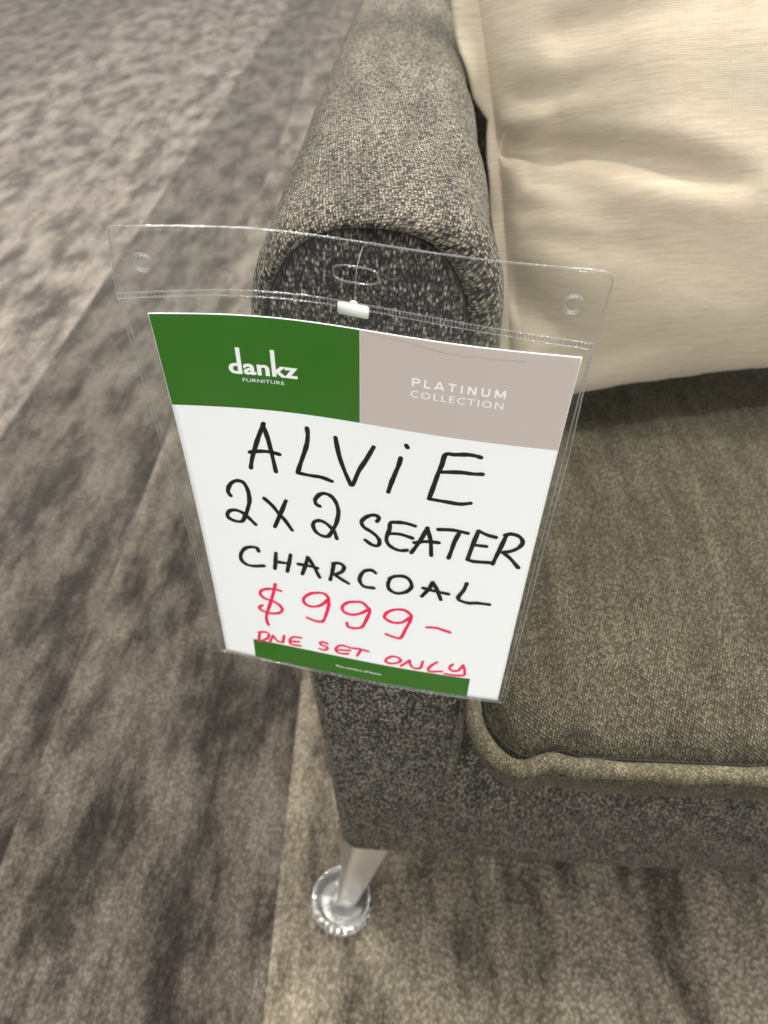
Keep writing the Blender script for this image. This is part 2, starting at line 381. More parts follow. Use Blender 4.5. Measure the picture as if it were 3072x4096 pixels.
RED_SMALL = [
  [[28.8,264.5],[26.9,274.6]],
  [[27.7,265.2],[33.0,263.2],[35.8,265.4],[34.2,270.3],[29.8,274.3],[26.5,275.1]],
  [[35.9,274.2],[38.9,265.7],[42.3,271.3],[46.4,271.5],[47.8,263.2]],
  [[61.2,261.8],[54.9,262.7],[51.9,267.5],[53.3,271.8],[60.2,271.4]],
  [[52.3,268.3],[59.3,267.0]],
  [[81.4,262.6],[78.5,261.3],[75.6,262.9],[76.4,265.0],[80.4,265.9],[81.4,267.8],[78.7,270.6],[75.0,270.0]],
  [[98.2,261.6],[92.6,260.9],[89.2,263.2],[87.6,267.1],[89.3,270.1],[93.4,270.3],[97.4,269.0]],
  [[88.5,267.3],[98.6,265.0]],
  [[98.2,262.0],[105.4,261.1],[112.4,261.8]],
  [[107.0,261.4],[105.5,265.6],[104.1,269.5]],
  [[130.0,262.4],[126.2,266.6],[126.0,269.8],[129.6,270.9],[135.0,268.5],[136.8,264.8],[133.9,262.2],[130.0,262.4]],
  [[137.3,271.6],[140.5,267.6],[143.4,263.3],[144.0,267.9],[147.0,271.5],[151.7,270.2],[153.0,262.3]],
  [[163.3,260.4],[159.8,265.0],[157.5,270.0],[158.9,272.6],[167.7,270.4]],
  [[174.8,260.3],[172.7,264.4],[174.8,267.6],[179.3,266.6],[182.0,259.7]],
  [[182.2,259.4],[184.1,266.8],[183.7,271.1],[177.7,272.7],[169.9,272.7]],
]

# ------------------------------------------------------------------ the sofa
sofa = tag(empty('sofa', (.65, .75, 0)), 'charcoal tweed two seat sofa with a narrow arm, front leg in clear cup', 'sofa')
def outer(k, n):
    """arm outline, k in 0..n from bottom left over the top to bottom right -> (x, z)"""
    t = k / n
    if t < .34:
        q = t / .34; z = .12 + (.70 - .12) * q
        return (np.interp(z, [.10, .40, .70], [-.045, -.067, -.0815]), z)
    if t > .66:
        q = (1 - t) / .34; z = .12 + (.70 - .12) * q
        return (np.interp(z, [.10, .24, .375, .70], [.064, .066, .073, .0525]), z)
    a = math.pi * (1 - (t - .34) / .32); e = 2 / 2.7
    c, s = math.cos(a), math.sin(a)
    return (-.0145 + .067 * math.copysign(abs(c) ** e, c), .70 + .064 * abs(s) ** e)
def inner(k, n):
    t = k / n
    if t < .34:
        q = t / .34; z = .135 + (.69 - .135) * q
        return (np.interp(z, [.10, .40, .69], [-.037, -.057, -.0725]), z)
    if t > .66:
        q = (1 - t) / .34; z = .135 + (.69 - .135) * q
        return (np.interp(z, [.10, .24, .375, .69], [.052, .054, .058, .034]), z)
    a = math.pi * (1 - (t - .34) / .32); e = 2 / 2.35
    c, s = math.cos(a), math.sin(a)
    return (-.0192 + .0533 * math.copysign(abs(c) ** e, c), .69 + .0655 * abs(s) ** e)
NK = 120
def lean(y, z):
    return y - (.75 - z) * .040 * (1 - smoothstep(.45, .8, y))
def wob(x, y, z, a=.0012):
    return a * (math.sin(23 * x + 31 * y) * math.cos(17 * z + 9 * y) + .6 * math.sin(41 * y + 13 * z + 60 * x))
# rings: (blend to inner outline, extra shrink, y)
def ring(bl, y, grow=0.0):
    P = []
    for k in range(NK + 1):
        xo, zo = outer(k, NK); xi, zi = inner(k, NK)
        x = xo + (xi - xo) * bl; z = zo + (zi - zo) * bl
        x = -.0145 + (x + .0145) * (1 + grow)
        w = wob(x, y, z)
        y_ = y if bl < .8 else .334 + (y - .334) * (.06 + .94 * float(smoothstep(.38, .62, z)))
        P.append((x + w * .8, lean(y_, z) + w * .4, z + w * .7))
    return P
ys = [1.20 - .02 * i for i in range(42)]
prof = [(0, y) for y in ys if y > .372] + [(0, .366), (.02, .356), (.08, .348), (.20, .341), (.36, .3365), (.54, .334), (.72, .3335), (.86, .3355), (.95, .340), (1.0, .3405)]
V = []
for bl, y in prof: V += ring(bl, y)
F = grid_faces(NK + 1, len(prof))
# bottom: close the section underneath
nr = len(prof)
for j in range(nr - 1):
    F.append((j * (NK + 1), (j + 1) * (NK + 1), (j + 1) * (NK + 1) + NK, j * (NK + 1) + NK))
F.append(tuple(range(0, NK + 1)))
arc = [0.0]
for k in range(NK): p_, q_ = outer(k, NK), outer(k + 1, NK); arc.append(arc[-1] + math.hypot(p_[0] - q_[0], p_[1] - q_[1]))
UVS = []; vlen = 0.0
for j_, (bl, y) in enumerate(prof):
    if j_: vlen += math.hypot(prof[j_ - 1][1] - y, (bl - prof[j_ - 1][0]) * .012)
    UVS += [(arc[k], vlen) for k in range(NK + 1)]
arm = mesh_obj('arm', V, F, M_ARM, sofa, uvs=UVS)
# front panel of the arm: inset, seamed all round
V = []; rings = [(.0, .3412), (.012, .3370), (.04, .3342), (.10, .3328), (.25, .3308), (.5, .3298), (.8, .3295), (1.0, .3295)]
cx0, cz0 = -.010, .42
for q, y in rings:
    for k in range(NK + 1):
        xi, zi = inner(k, NK)
        sx = np.interp(zi, [.12, .69], [.008, -.019])
        x = xi + (sx - xi) * q * .96; z = zi + (min(zi, .68) - zi) * q if zi > .68 else zi
        if zi <= .14: z = zi
        w = wob(x, .3, z, .0010); y_ = y if y < .334 else .3335 + (y - .3335) * (.06 + .94 * float(smoothstep(.38, .62, z)))
        V.append((x, lean(y_, z) + w - .0004, z))
F = grid_faces(NK + 1, len(rings))
q0 = (len(rings) - 1) * (NK + 1)
for k in range(NK // 2): F.append((q0 + k, q0 + k + 1, q0 + NK - k - 1, q0 + NK - k))
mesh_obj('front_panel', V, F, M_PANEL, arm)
# welt line in the seam: a thin dark recess cord
path = []
for k in range(int(NK * .33), int(NK * .70) + 1):
    x, z = inner(k, NK); path.append((x, lean(.3398, z), z))
Vt, Ft = tube(path, .0008, 6)
M_SEAM = plain('dark seam thread', (.018, .017, .014), .9, var=.2)
mesh_obj('seam', Vt, Ft, M_SEAM, arm)

def rounded_box(name, x0, x1, y0, y1, z0, z1, r, mat, parent, seg=5, cuts=18, fn=None):
    bm = bmesh.new(); bmesh.ops.create_cube(bm, size=1)
    for v in bm.verts: v.co = Vector(((x0 + x1) / 2 + v.co.x * (x1 - x0), (y0 + y1) / 2 + v.co.y * (y1 - y0), (z0 + z1) / 2 + v.co.z * (z1 - z0)))
    bmesh.ops.bevel(bm, geom=list(bm.edges), offset=r, segments=seg, profile=.5, affect='EDGES')
    if cuts: bmesh.ops.subdivide_edges(bm, edges=[e for e in bm.edges if e.calc_length() > .1], cuts=cuts, use_grid_fill=True)
    if fn:
        for v in bm.verts: v.co = fn(v.co)
    V = [v.co.copy() for v in bm.verts]; F = [[v.index for v in f.verts] for f in bm.faces]; bm.free()
    return mesh_obj(name, V, F, mat, parent)
def base_fn(c):
    y = c.y
    if y < .6: y -= (.005 + .013 * c.x) * float(1 - smoothstep(.14, .24, c.z))
    if y < .6: y += .5 * max(0, c.z - .21) ** 1.25 + (c.z - .10) * .028 * (1 if c.z < .5 else 0)
    y += .0015 * math.sin(c.x * 31) * math.cos(c.z * 40)
    z = c.z + (.0015 * math.sin(c.x * 19) if c.z < .2 else 0)
    return Vector((c.x, y, z))
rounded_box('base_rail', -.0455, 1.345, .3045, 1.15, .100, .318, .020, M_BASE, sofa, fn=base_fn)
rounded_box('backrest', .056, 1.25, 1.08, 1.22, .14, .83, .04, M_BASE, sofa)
# underside cloth
rounded_box('underside', -.02, 1.32, .35, 1.13, .092, .104, .003, M_UNDER, sofa, cuts=0)

def cushion(x0, x1, y0, y1, first):
    cx, cy = (x0 + x1) / 2, (y0 + y1) / 2; hx, hy = (x1 - x0) / 2, (y1 - y0) / 2; rc = .042
    N = 400
    # rounded rectangle perimeter
    per = []
    segs = [((x0 + rc, y0), (x1 - rc, y0)), ((x1, y0 + rc), (x1, y1 - rc)), ((x1 - rc, y1), (x0 + rc, y1)), ((x0, y1 - rc), (x0, y0 + rc))]
    cens = [(x1 - rc, y0 + rc, -90), (x1 - rc, y1 - rc, 0), (x0 + rc, y1 - rc, 90), (x0 + rc, y0 + rc, 180)]
    for s, cc in zip(segs, cens):
        m = 110 if abs(s[0][1] - s[1][1]) < 1e-6 else 60
        for i in range(m):
            t = i / m; per.append((s[0][0] + (s[1][0] - s[0][0]) * t, s[0][1] + (s[1][1] - s[0][1]) * t))
        for i in range(16):
            a = R(cc[2] + 90 * i / 16); per.append((cc[0] + rc * math.cos(a), cc[1] + rc * math.sin(a)))
    N = len(per)
    def kink(x, y):      # the gathered pucker near the front left corner
        if y > y0 + .06: return 0
        d = x - (x0 + .058)
        return .75 * math.exp(-(d / .012) ** 2) - .45 * math.exp(-((d + .03) / .016) ** 2)
    V = []; ringsz = []; UV = []
    def add(scale_in, z, dome=0):
        for (x, y) in per:
            dx, dy = x - cx, y - cy
            L = math.hypot(dx, dy); 
            # move inward a fixed distance
            sc_ = 1 if scale_in <= .16 else (.3 - scale_in) / .14; si_ = min(scale_in, .16)
            fx = (1 - si_ / hx) * sc_; fy = (1 - si_ / hy) * sc_
            X = cx + dx * max(fx, 0); Y = cy + dy * max(fy, 0)
            k = kink(x, y)
            zz = z + k * .0035 * (1 if scale_in < .03 else 0)
            Y2 = Y + k * .004 * (scale_in < .02)
            u = (X - cx) / hx; v = (Y - cy) / hy
            zz += dome * (1 - u * u) * (1 - v * v)
            if z > .38: zz += wob(X, Y, 0, .0018) * 1.2 * min(1, scale_in / .03)
            V.append((X, Y2, zz))
    lv = [(.075, .298, 0), (.040, .301, 0), (.022, .310, 0), (.012, .323, 0), (.006, .338, 0), (.003, .352, 0), (.002, .364, 0), (.005, .372, 0), (.0080, .3770, 0), (.0115, .3790, 0), (.0155, .3870, .0), (.0195, .3940, .0005), (.026, .3985, .002), (.036, .4010, .004), (.05, .4025, .006), (.075, .4035, .009), (.11, .404, .012), (.16, .404, .014), (.20, .404, .015), (.24, .404, .015), (.28, .404, .015), (.298, .404, .015)]
    pl_ = [0.0] * len(lv); ref = 12
    for q in range(ref - 1, -1, -1): pl_[q] = pl_[q + 1] + math.hypot(lv[q][0] - lv[q + 1][0], lv[q][1] - lv[q + 1][1])
    for q, a in enumerate(lv):
        add(*a)
        for i_, (x, y) in enumerate(per):
            if q >= ref: UV.append((V[q * N + i_][0], V[q * N + i_][1])); continue
            ie = lv[ref][0] - pl_[q]; UV.append((cx + (x - cx) * (1 - ie / hx), cy + (y - cy) * (1 - ie / hy)))
    F = grid_faces(N, len(lv), True)
    F.append(tuple((len(lv) - 1) * N + i for i in range(N))); F.append(tuple(range(N - 1, -1, -1)))
    c = mesh_obj('seat_cushion', V, F, M_SEAT, sofa, uvs=UV)
    pth = []; rad = []
    for i, (x, y) in enumerate(per):
        dx, dy = x - cx, y - cy; k = kink(x, y)
        X = cx + dx * (1 - .0015 / hx); Y = cy + dy * (1 - .0015 / hy)
        pth.append((X, Y + k * .004, .3825 + k * .005 + .0009 * math.sin(x * 57 + y * 20) + .0006 * math.sin(x * 133)))
        rad.append(.0068 * (1 + .07 * math.sin(x * 90 + y * 50) + .12 * k))
    Vt, Ft = tube(pth, .009, 12, True, rad)
    mesh_obj('piping', Vt, Ft, M_PIPE, c, uvs=list(UVT))
    sp = []
    for i, (x, y) in enumerate(per):
        dx, dy = x - cx, y - cy; k = kink(x, y)
        sp.append((cx + dx * (1 - .0105 / hx), cy + dy * (1 - .0105 / hy) + k * .004, .3822 + k * .005))
    Vt, Ft = tube(sp, .0010, 6, True); mesh_obj('seam', Vt, Ft, M_SEAM, c)
    return c
cushion(.067, .655, .262, 1.05, True)
cushion(.662, 1.25, .262, 1.05, False)

# far arm (same build mirrored)
arm2 = bpy.data.objects.new('arm', arm.data); col.objects.link(arm2)
arm2.parent = sofa; arm2.matrix_parent_inverse = Matrix.Translation(-Vector(sofa.location)); arm2.scale = (-1, 1, 1); arm2.location = (1.303, 0, 0)
for ch in list(arm.children):
    c2 = ch.copy(); col.objects.link(c2); c2.parent = arm2; c2.matrix_parent_inverse = Matrix()

# leg with its clear castor cup
def square_leg(top, bot, wt, wb):
    V = []; n = 28; m = 14
    for j in range(m + 1):
        t = j / m; c = Vector(top).lerp(Vector(bot), t); w = wt + (wb - wt) * t
        for k in range(n):
            a = 2 * math.pi * k / n + R(35); e = .34
            V.append(c + Vector((math.copysign(abs(math.cos(a)) ** e, math.cos(a)), math.copysign(abs(math.sin(a)) ** e, math.sin(a)), 0)) * w / 2 * 1.0)
    F = grid_faces(n, m + 1, True); F += [tuple(range(n - 1, -1, -1)), tuple(m * n + k for k in range(n))]
    return V, F
def leg(x, y, sx, sy, show):
    ft = (x + sx * .030, y + sy * .030, .0075)
    Vl, Fl = square_leg((x + .004 * (sx < 0), y, .125), (ft[0] + .003, ft[1] + .006, .0072), .058, .024)
    lg = mesh_obj('leg', Vl, Fl, M_CHROME, sofa)
    pr = [(.0, .0005), (.030, .0005), (.0325, .002), (.0342, .006), (.0347, .012), (.0342, .018), (.0325, .0222), (.0300, .0235), (.0278, .0222), (.0262, .018), (.0252, .012), (.0245, .0085), (.0215, .0066), (.0, .0064)]
    Vc, Fc = lathe([(max(r, .0002), z) for r, z in pr], 176)
    Vc = [(a * (1 + (.014 * math.cos(22 * math.atan2(b, a)) if math.hypot(a, b) > .031 else 0)) * 1.05 + ft[0], b * (1 + (.014 * math.cos(22 * math.atan2(b, a)) if math.hypot(a, b) > .031 else 0)) * 1.05 + ft[1], c) for a, b, c in Vc]
    mesh_obj('castor_cup', Vc, Fc, M_GLASS, lg)
leg(-.006, .349, -1.23, -2.2, True)
leg(1.30, .338, 1.23, -1.83, False)
leg(-.008, 1.10, -1.1, 1.1, False)
leg(1.30, 1.10, 1.1, 1.1, False)

# ------------------------------------------------------------------ the cream cushion
PK = 1.12; PO = Vector((.1185, .6612, .4380)); eu = Vector((math.cos(R(14.2)), math.sin(R(14.2)), 0)); ev = Vector((-math.sin(R(14.2)) * math.cos(R(67.7)), math.cos(R(14.2)) * math.cos(R(67.7)), math.sin(R(67.7)))); en = eu.cross(ev).normalized()
pil = bpy.data.objects.new('pillow', None)
PS = .50 * PK; NP = 220
creases = [([(-.007, .271), (.022, .267), (.044, .263), (.07, .254), (.102, .244), (.136, .235), (.17, .227)], .010, .0085, 1.0),
           ([(.007, .247), (.033, .237), (.057, .225)], .0030, .008, 1), ([(.001, .221), (.023, .219), (.054, .211), (.08, .208)], .0022, .007, 1),
           ([(-.019, .163), (.002, .142), (.032, .119), (.06, .10)], .009, .014, 1), ([(.0, .304), (.019, .303), (.042, .309), (.07, .316)], .0035, .010, 1),
           ([(.024, .284), (.045, .286), (.092, .280)], .002, .007, 1), ([(.01, .20), (.05, .19), (.10, .186)], .0025, .009, 1),
           ([(.030, .25), (.036, .30), (.040, .36), (.040, .42)], .006, .020, 1),
           ([(.02, .345), (.07, .352), (.14, .362)], .003, .012, 1), ([(.03, .08), (.10, .10), (.17, .10)], .003, .012, 1)]
creases = [([((u_ + .003) * PK, (v_ - .045) * PK) for u_, v_ in p_], d_ * 2.6, w_ * PK * 1.35, q_) for p_, d_, w_, q_ in creases]
def seg_d(px, py, a, b):
    ax, ay = a; bx, by = b; t = np.clip(((px - ax) * (bx - ax) + (py - ay) * (by - ay)) / ((bx - ax) ** 2 + (by - ay) ** 2), 0, 1)
    return np.hypot(px - ax - t * (bx - ax), py - ay - t * (by - ay)), t
g = np.linspace(0, 1, NP); g = .5 - .5 * np.cos(np.pi * g) * (.55 + .45 * np.abs(np.cos(np.pi * g))); U, Wv = np.meshgrid(g, g)
a = 2 * U - 1; b = 2 * Wv - 1
pinch = 1 - .045 * (1 - np.abs(b) ** 2) ; pinch2 = 1 - .045 * (1 - np.abs(a) ** 2)
Xu = (.5 + .5 * a * pinch) * PS; Xv = (.5 + .5 * b * pinch2) * PS
Xu = Xu - .068 * (1 - U) * Wv ** 1.3
thick = .130 * ((1 - np.abs(a) ** 2.3).clip(0) * (1 - np.abs(b) ** 2.3).clip(0)) ** .56
dis = np.zeros_like(Xu)
for pts, dep, wid, _ in creases:
    best = np.full_like(Xu, 9.); tt = np.zeros_like(Xu); n = len(pts) - 1
    for i in range(n):
        d, t = seg_d(Xu, Xv, pts[i], pts[i + 1]); m = d < best; best = np.where(m, d, best); tt = np.where(m, (i + t) / n, tt)
    fade = (1 - tt) ** .7
    dis -= dep * fade * np.exp(-(best / wid) ** 2) - dep * .12 * fade * np.exp(-((best - 2.1 * wid) / wid) ** 2)
dis += .0022 * np.sin(40 * Xu + 13 * Xv) * np.sin(37 * Xv - 9 * Xu) + .0010 * np.sin(60 * Xv + 2.5 * np.sin(9 * Xu))
edge = np.clip(thick / .022, 0, 1)
dis *= edge
V = []
for sgn in (1, -1):
    for j in range(NP):
        for i in range(NP):
            n_ = sgn * (thick[j, i] * (1.0 if sgn > 0 else .7)) + (dis[j, i] if sgn > 0 else 0)
            V.append((Xu[j, i], Xv[j, i], n_))
F = grid_faces(NP, NP) + [tuple(reversed(f)) for f in grid_faces(NP, NP, off=NP * NP)]
me = bpy.data.meshes.new('pillow'); me.from_pydata([tuple(map(float, v)) for v in V], [], [tuple(map(int, f)) for f in F]); me.materials.append(M_LINEN)
bmm = bmesh.new(); bmm.from_mesh(me); bmesh.ops.remove_doubles(bmm, verts=bmm.verts, dist=1e-5); bmm.to_mesh(me); bmm.free()
me.polygons.foreach_set('use_smooth', [True] * len(me.polygons))
pillow = bpy.data.objects.new('pillow', me); col.objects.link(pillow)
pillow.matrix_world = Matrix([[eu.x, ev.x, en.x, PO.x], [eu.y, ev.y, en.y, PO.y], [eu.z, ev.z, en.z, PO.z], [0, 0, 0, 1]])
tag(pillow, 'cream linen cushion with a flanged edge leaning in the corner of the sofa arm', 'cushion')
# flange: a flat sewn lip round the seam, thin but solid
FN = 90; V = []; F = []
def lip(side, t):
    s = 2 * t - 1; k = (1 - s * s) * .045 * PS / 2
    q = {0: (k, t * PS, -1, 0), 1: (t * PS, PS - k, 0, 1), 2: (PS - k, t * PS, 1, 0), 3: (t * PS, k, 0, -1)}[side]
    return (q[0] - .068 * (1 - q[0] / PS) * max(q[1] / PS, 0) ** 1.3,) + q[1:]
for side in range(4):
    off = len(V)
    for i in range(FN + 1):
        t = i / FN; x, y, nx, ny = lip(side, t)
        w = .013 if side != 0 else float(np.interp(t, [0, .25, .44, .50, .53, .60, .8, 1], [.012, .012, .012, .007, .020, .028, .028, .025]))
        if side == 3: w = .0012
        wv = .003 * math.sin(t * 31 + side) + .002 * math.sin(t * 67)
        if side == 0: wv += .012 * math.exp(-((t - .56) / .05) ** 2) - .006 * math.exp(-((t - .49) / .03) ** 2)
        for q, h in ((-.004, .0022), (.35, .0026), (.85, .0026), (1.0, 0), (.85, -.0026), (.35, -.0026), (-.004, -.0022)):
            V.append((x + nx * w * q, y + ny * w * q, h + wv * max(q, 0)))
    for i in range(FN):
        for k in range(6): a0 = off + i * 7 + k; F.append((a0, a0 + 1, a0 + 8, a0 + 7))
fl = mesh_obj('flange', V, F, M_LINEN)
fl.parent = pillow

# ------------------------------------------------------------------ the price card in its clear pocket
AP = (0.005101, 0.002643, 0.001061, 0.000206, -0.003158, -0.002491, 0.000471, -0.004483)
CO = np.array([-0.125286, 0.317328, 0.720001]); CR = np.array([[0.991437, -0.009511, 0.130243], [-0.129959, 0.026003, 0.991178], [-0.012814, -0.999617, 0.024544]])
CW, CH = .210, .297
def woff(x, y):
    u = x / CW; v = y / CH; s1 = math.sin(math.pi * u)
    e = min(math.exp(-(y / .05)) if y > -.06 else 3.3, 1.5)
    return (AP[0] * max(0, 1 - v) * s1 + AP[1] * max(0, 1 - v) * math.sin(2 * math.pi * u) + e * (AP[2] * math.sin(2 * math.pi * u) + AP[3] * math.sin(3 * math.pi * u))
            + AP[4] * v * s1 + AP[5] * (u - .5) * (v - .5) * 4 + AP[6] * math.sin(2 * math.pi * u) * v + AP[7] * 4 * (v * v - v))
def S(x, y, off=0.0):
    """x, y in mm on the card (y down from its top edge), off in mm towards the reader"""
    x *= .001; y *= .001
    return CO + CR @ np.array([x, y, woff(x, y) - off * .001])
pocket = tag(empty('sign_pocket', tuple(S(105, -44, -1))), 'clear plastic hanging pocket with punched header in front of the sofa arm', 'sign holder')
card = tag(empty('price_card', tuple(S(105, 297))), 'white price card with green and taupe header and handwritten sale price', 'price card')

def flare(x, y):   # the card's lower edge sits a little wider in the pocket
    t = y / 297.; return x + t * ((x / 210.) * 4.3 - 2.1)
def top_wave(x):
    return 0.0
def patch(name, x0, x1, y0, y1, off, mat, parent, thick=0.0, nx=40, ny=40, skew=0.0):
    V = []
    for o_ in ([off] if not thick else [off, off - thick]):
        for j in range(ny + 1):
            for i in range(nx + 1):
                y = y0 + (y1 - y0) * j / ny; x = flare(x0 + (x1 - x0) * i / nx, y)
                V.append(S(x, y, o_))
    F = grid_faces(nx + 1, ny + 1)
    if thick:
        n = (nx + 1) * (ny + 1)
        F = [tuple(reversed(f)) for f in F] + [tuple(k + n for k in f) for f in F]
        F = [tuple(f) for f in F]
        bd = [i for i in range(nx + 1)] + [j * (nx + 1) + nx for j in range(1, ny + 1)] + [ny * (nx + 1) + i for i in range(nx - 1, -1, -1)] + [j * (nx + 1) for j in range(ny - 1, 0, -1)]
        for k in range(len(bd)):
            a0, b0 = bd[k], bd[(k + 1) % len(bd)]; F.append((a0, b0, b0 + n, a0 + n))
    return mesh_obj(name, V, F, mat, parent)
patch('sheet', 0, 210, 0, 297, 0, M_PAPER, card, thick=.45, nx=60, ny=70)
patch('green_panel', .25, 104.2, .35, 57.6, .05, M_GREEN, card)
patch('taupe_panel', 104.4, 209.75, .35, 57.6, .05, M_TAUPE, card)
patch('footer_bar', 24.0, 187.3, 274.6, 296.7, .05, M_GREEN, card)

def catmull(P, n=7):
    if len(P) < 3:
        return [tuple(np.array(P[0]) + (np.array(P[-1]) - np.array(P[0])) * i / 8) for i in range(9)]
    out = []; Q = [P[0]] + list(P) + [P[-1]]; Q = [np.array(q, float) for q in Q]
    for i in range(1, len(Q) - 2):
        p0, p1, p2, p3 = Q[i - 1], Q[i], Q[i + 1], Q[i + 2]
        # keep sharp corners sharp
        for k in range(n):
            t = k / n
            m1 = (p2 - p0) * .5; m2 = (p3 - p1) * .5
            d = p2 - p1; L = np.linalg.norm(d) + 1e-9
            def damp(m, a_, b_):
                ca = np.dot(a_, b_) / (np.linalg.norm(a_) * np.linalg.norm(b_) + 1e-9)
                m = m * (0.0 if ca < .15 else 1.0)
                l = np.linalg.norm(m); return m * min(1, 1.1 * L / (l + 1e-9))
            m1 = damp(m1, p1 - p0, p2 - p1) if i > 1 else m1
            m2 = damp(m2, p2 - p1, p3 - p2) if i < len(Q) - 3 else m2
            out.append(tuple((2 * t**3 - 3 * t**2 + 1) * p1 + (t**3 - 2 * t**2 + t) * m1 + (-2 * t**3 + 3 * t**2) * p2 + (t**3 - t**2) * m2))
    out.append(tuple(Q[-2])); return out
def strokes(name, polys, width, off, mat, parent, widths=None, caps=True, jitter=.08):
    V = []; F = []; rr = random.Random(len(polys))
    for si, pl in enumerate(polys):
        w = (widths[si] if widths else width) / 2
        C = catmull(pl); o0 = off + .010 * si; ph = rr.random() * 6
        n = len(C); base = len(V)
        for i, c in enumerate(C):
            a_ = np.array(C[max(0, i - 1)]); b_ = np.array(C[min(n - 1, i + 1)]); t = b_ - a_; t = t / (np.linalg.norm(t) + 1e-9); nn = np.array([-t[1], t[0]])
            ww = w * (1 + jitter * math.sin(ph + i * .37) + jitter * .6 * math.sin(ph * 3 + i * .9))
            o_ = o0 + .0006 * i
            V.append(S(*(np.array(c) + nn * ww), o_)); V.append(S(*(np.array(c) - nn * ww), o_))
            if i: k = base + 2 * i; F.append((k - 2, k - 1, k + 1, k))
            if caps and i in (0, n - 1) or (caps and 0 < i < n - 1 and np.dot(np.array(C[i]) - np.array(C[i - 1]), np.array(C[min(n - 1, i + 1)]) - np.array(C[i])) < .6 * np.linalg.norm(np.array(C[i]) - np.array(C[i - 1])) * np.linalg.norm(np.array(C[min(n - 1, i + 1)]) - np.array(C[i]))):
                pass
        if caps:
            ends = [0, n - 1]
            for i in range(1, n - 1):
                d1 = np.array(C[i]) - np.array(C[i - 1]); d2 = np.array(C[i + 1]) - np.array(C[i])
                if np.dot(d1, d2) < .75 * np.linalg.norm(d1) * np.linalg.norm(d2): ends.append(i)
            for q, i in enumerate(ends):
                c = np.array(C[i]); o_ = o0 + .0006 * i + .003 + .0004 * q; kk = len(V); V.append(S(*c, o_))
                for k in range(14): V.append(S(c[0] + w * .98 * math.cos(k * math.pi / 7), c[1] + w * .98 * math.sin(k * math.pi / 7), o_))
                for k in range(14): F.append((kk, kk + 1 + k, kk + 1 + (k + 1) % 14))
    return mesh_obj(name, V, F, mat, parent, False)
BSW = 2.8
strokes('handwriting', BLACK_STROKES, BSW, .06, M_BLACK, card)
strokes('handwriting', RED_STROKES, 2.55, .06, M_RED, card)
strokes('handwriting', RED_SMALL, 2.2, .12, M_RED, card)
green = [o for o in card.children if o.name.startswith('green_panel')][0]
taupe = [o for o in card.children if o.name.startswith('taupe_panel')][0]
foot = [o for o in card.children if o.name.startswith('footer_bar')][0]

def lettering(name, txt, x0, x1, ybase, cap, mat, parent, spacing=1.0, bold=0.0, off=.09, tall=0):
    cu = bpy.data.curves.new(name, 'FONT'); cu.body = txt; cu.space_character = spacing; cu.offset = bold; cu.resolution_u = 3
    ob = bpy.data.objects.new(name + '_tmp', cu); col.objects.link(ob)
    bpy.context.view_layer.update()
    me = bpy.data.meshes.new_from_object(ob.evaluated_get(bpy.context.evaluated_depsgraph_get()))
    col.objects.unlink(ob); bpy.data.objects.remove(ob)
    P = np.array([v.co[:2] for v in me.vertices]); 
    lo, hi = P.min(0), P.max(0)
    caph = .72
    if tall:      # wordmark: short letters with long ascenders
        xh = P[P[:, 0] > hi[0] - .12][:, 1].max(); caph = xh
        up = (P[:, 1] > xh * 1.10); top = P[:, 1].max(); P[up, 1] = xh * 1.10 + (P[up, 1] - xh * 1.10) * (tall - xh * 1.10 / caph * cap) / cap * caph / (top - xh * 1.10)
    V = [S(x0 + (p[0] - lo[0]) / (hi[0] - lo[0]) * (x1 - x0), ybase - p[1] / caph * cap, off) for p in P]
    F = [tuple(p.vertices) for p in me.polygons]
    return mesh_obj(name, V, F, mat, parent, False)
lettering('logo', 'dankz', 34.4, 71.2, 34.6, 6.3, M_PRINTW, green, 1.04, .030, tall=15.9)
lettering('lettering', 'FURNITURE', 41, 63.4, 39.7, 2.35, M_PRINTW, green, 1.05, 0.0)
def block_letters(txt, x0, x1, ybase, cap, w, parent):
    G = {'P': (.62, [[(.12, 0), (.12, 1)], [(.12, .94), (.40, .94), (.56, .88), (.60, .73), (.56, .58), (.40, .5), (.12, .5)]]), 'L': (.52, [[(.12, 1), (.12, 0)], [(.03, .07), (.54, .07)]]),
         'A': (.72, [[(.03, 0), (.36, 1)], [(.36, 1), (.69, 0)], [(.16, .27), (.56, .27)]]), 'T': (.60, [[(0, .93), (.6, .93)], [(.3, .93), (.3, 0)]]), 'I': (.2, [[(.1, 0), (.1, 1)]]),
         'N': (.70, [[(.1, 0), (.1, 1)], [(.12, .97), (.58, .03)], [(.6, 0), (.6, 1)]]), 'U': (.68, [[(.1, 1), (.1, .35), (.16, .14), (.34, .06), (.52, .14), (.58, .35), (.58, 1)]]),
         'M': (.84, [[(.1, 0), (.1, 1)], [(.12, .97), (.42, .12)], [(.42, .12), (.72, .97)], [(.74, 0), (.74, 1)]])}
    gap = .30; tot = sum(G[c][0] for c in txt) + gap * (len(txt) - 1); k = (x1 - x0) / tot; x = x0; P = []
    for c in txt:
        for pl in G[c][1]: P.append([(x + px_ * k, ybase - py_ * cap) for px_, py_ in pl])
        x += (G[c][0] + gap) * k
    return strokes('lettering', P, w, .09, M_PRINTW, parent, jitter=0, caps=False)
block_letters('PLATINUM', 131, 178.6, 28.0, 4.9, 1.0, taupe)
lettering('lettering', 'COLLECTION', 131, 178.2, 34.9, 4.4, M_PRINTW, taupe, 1.25, .002)
lettering('lettering', 'The comfort of home', 87.3, 122.9, 287.4, 2.3, M_PRINTW, foot, 1.0, .01)

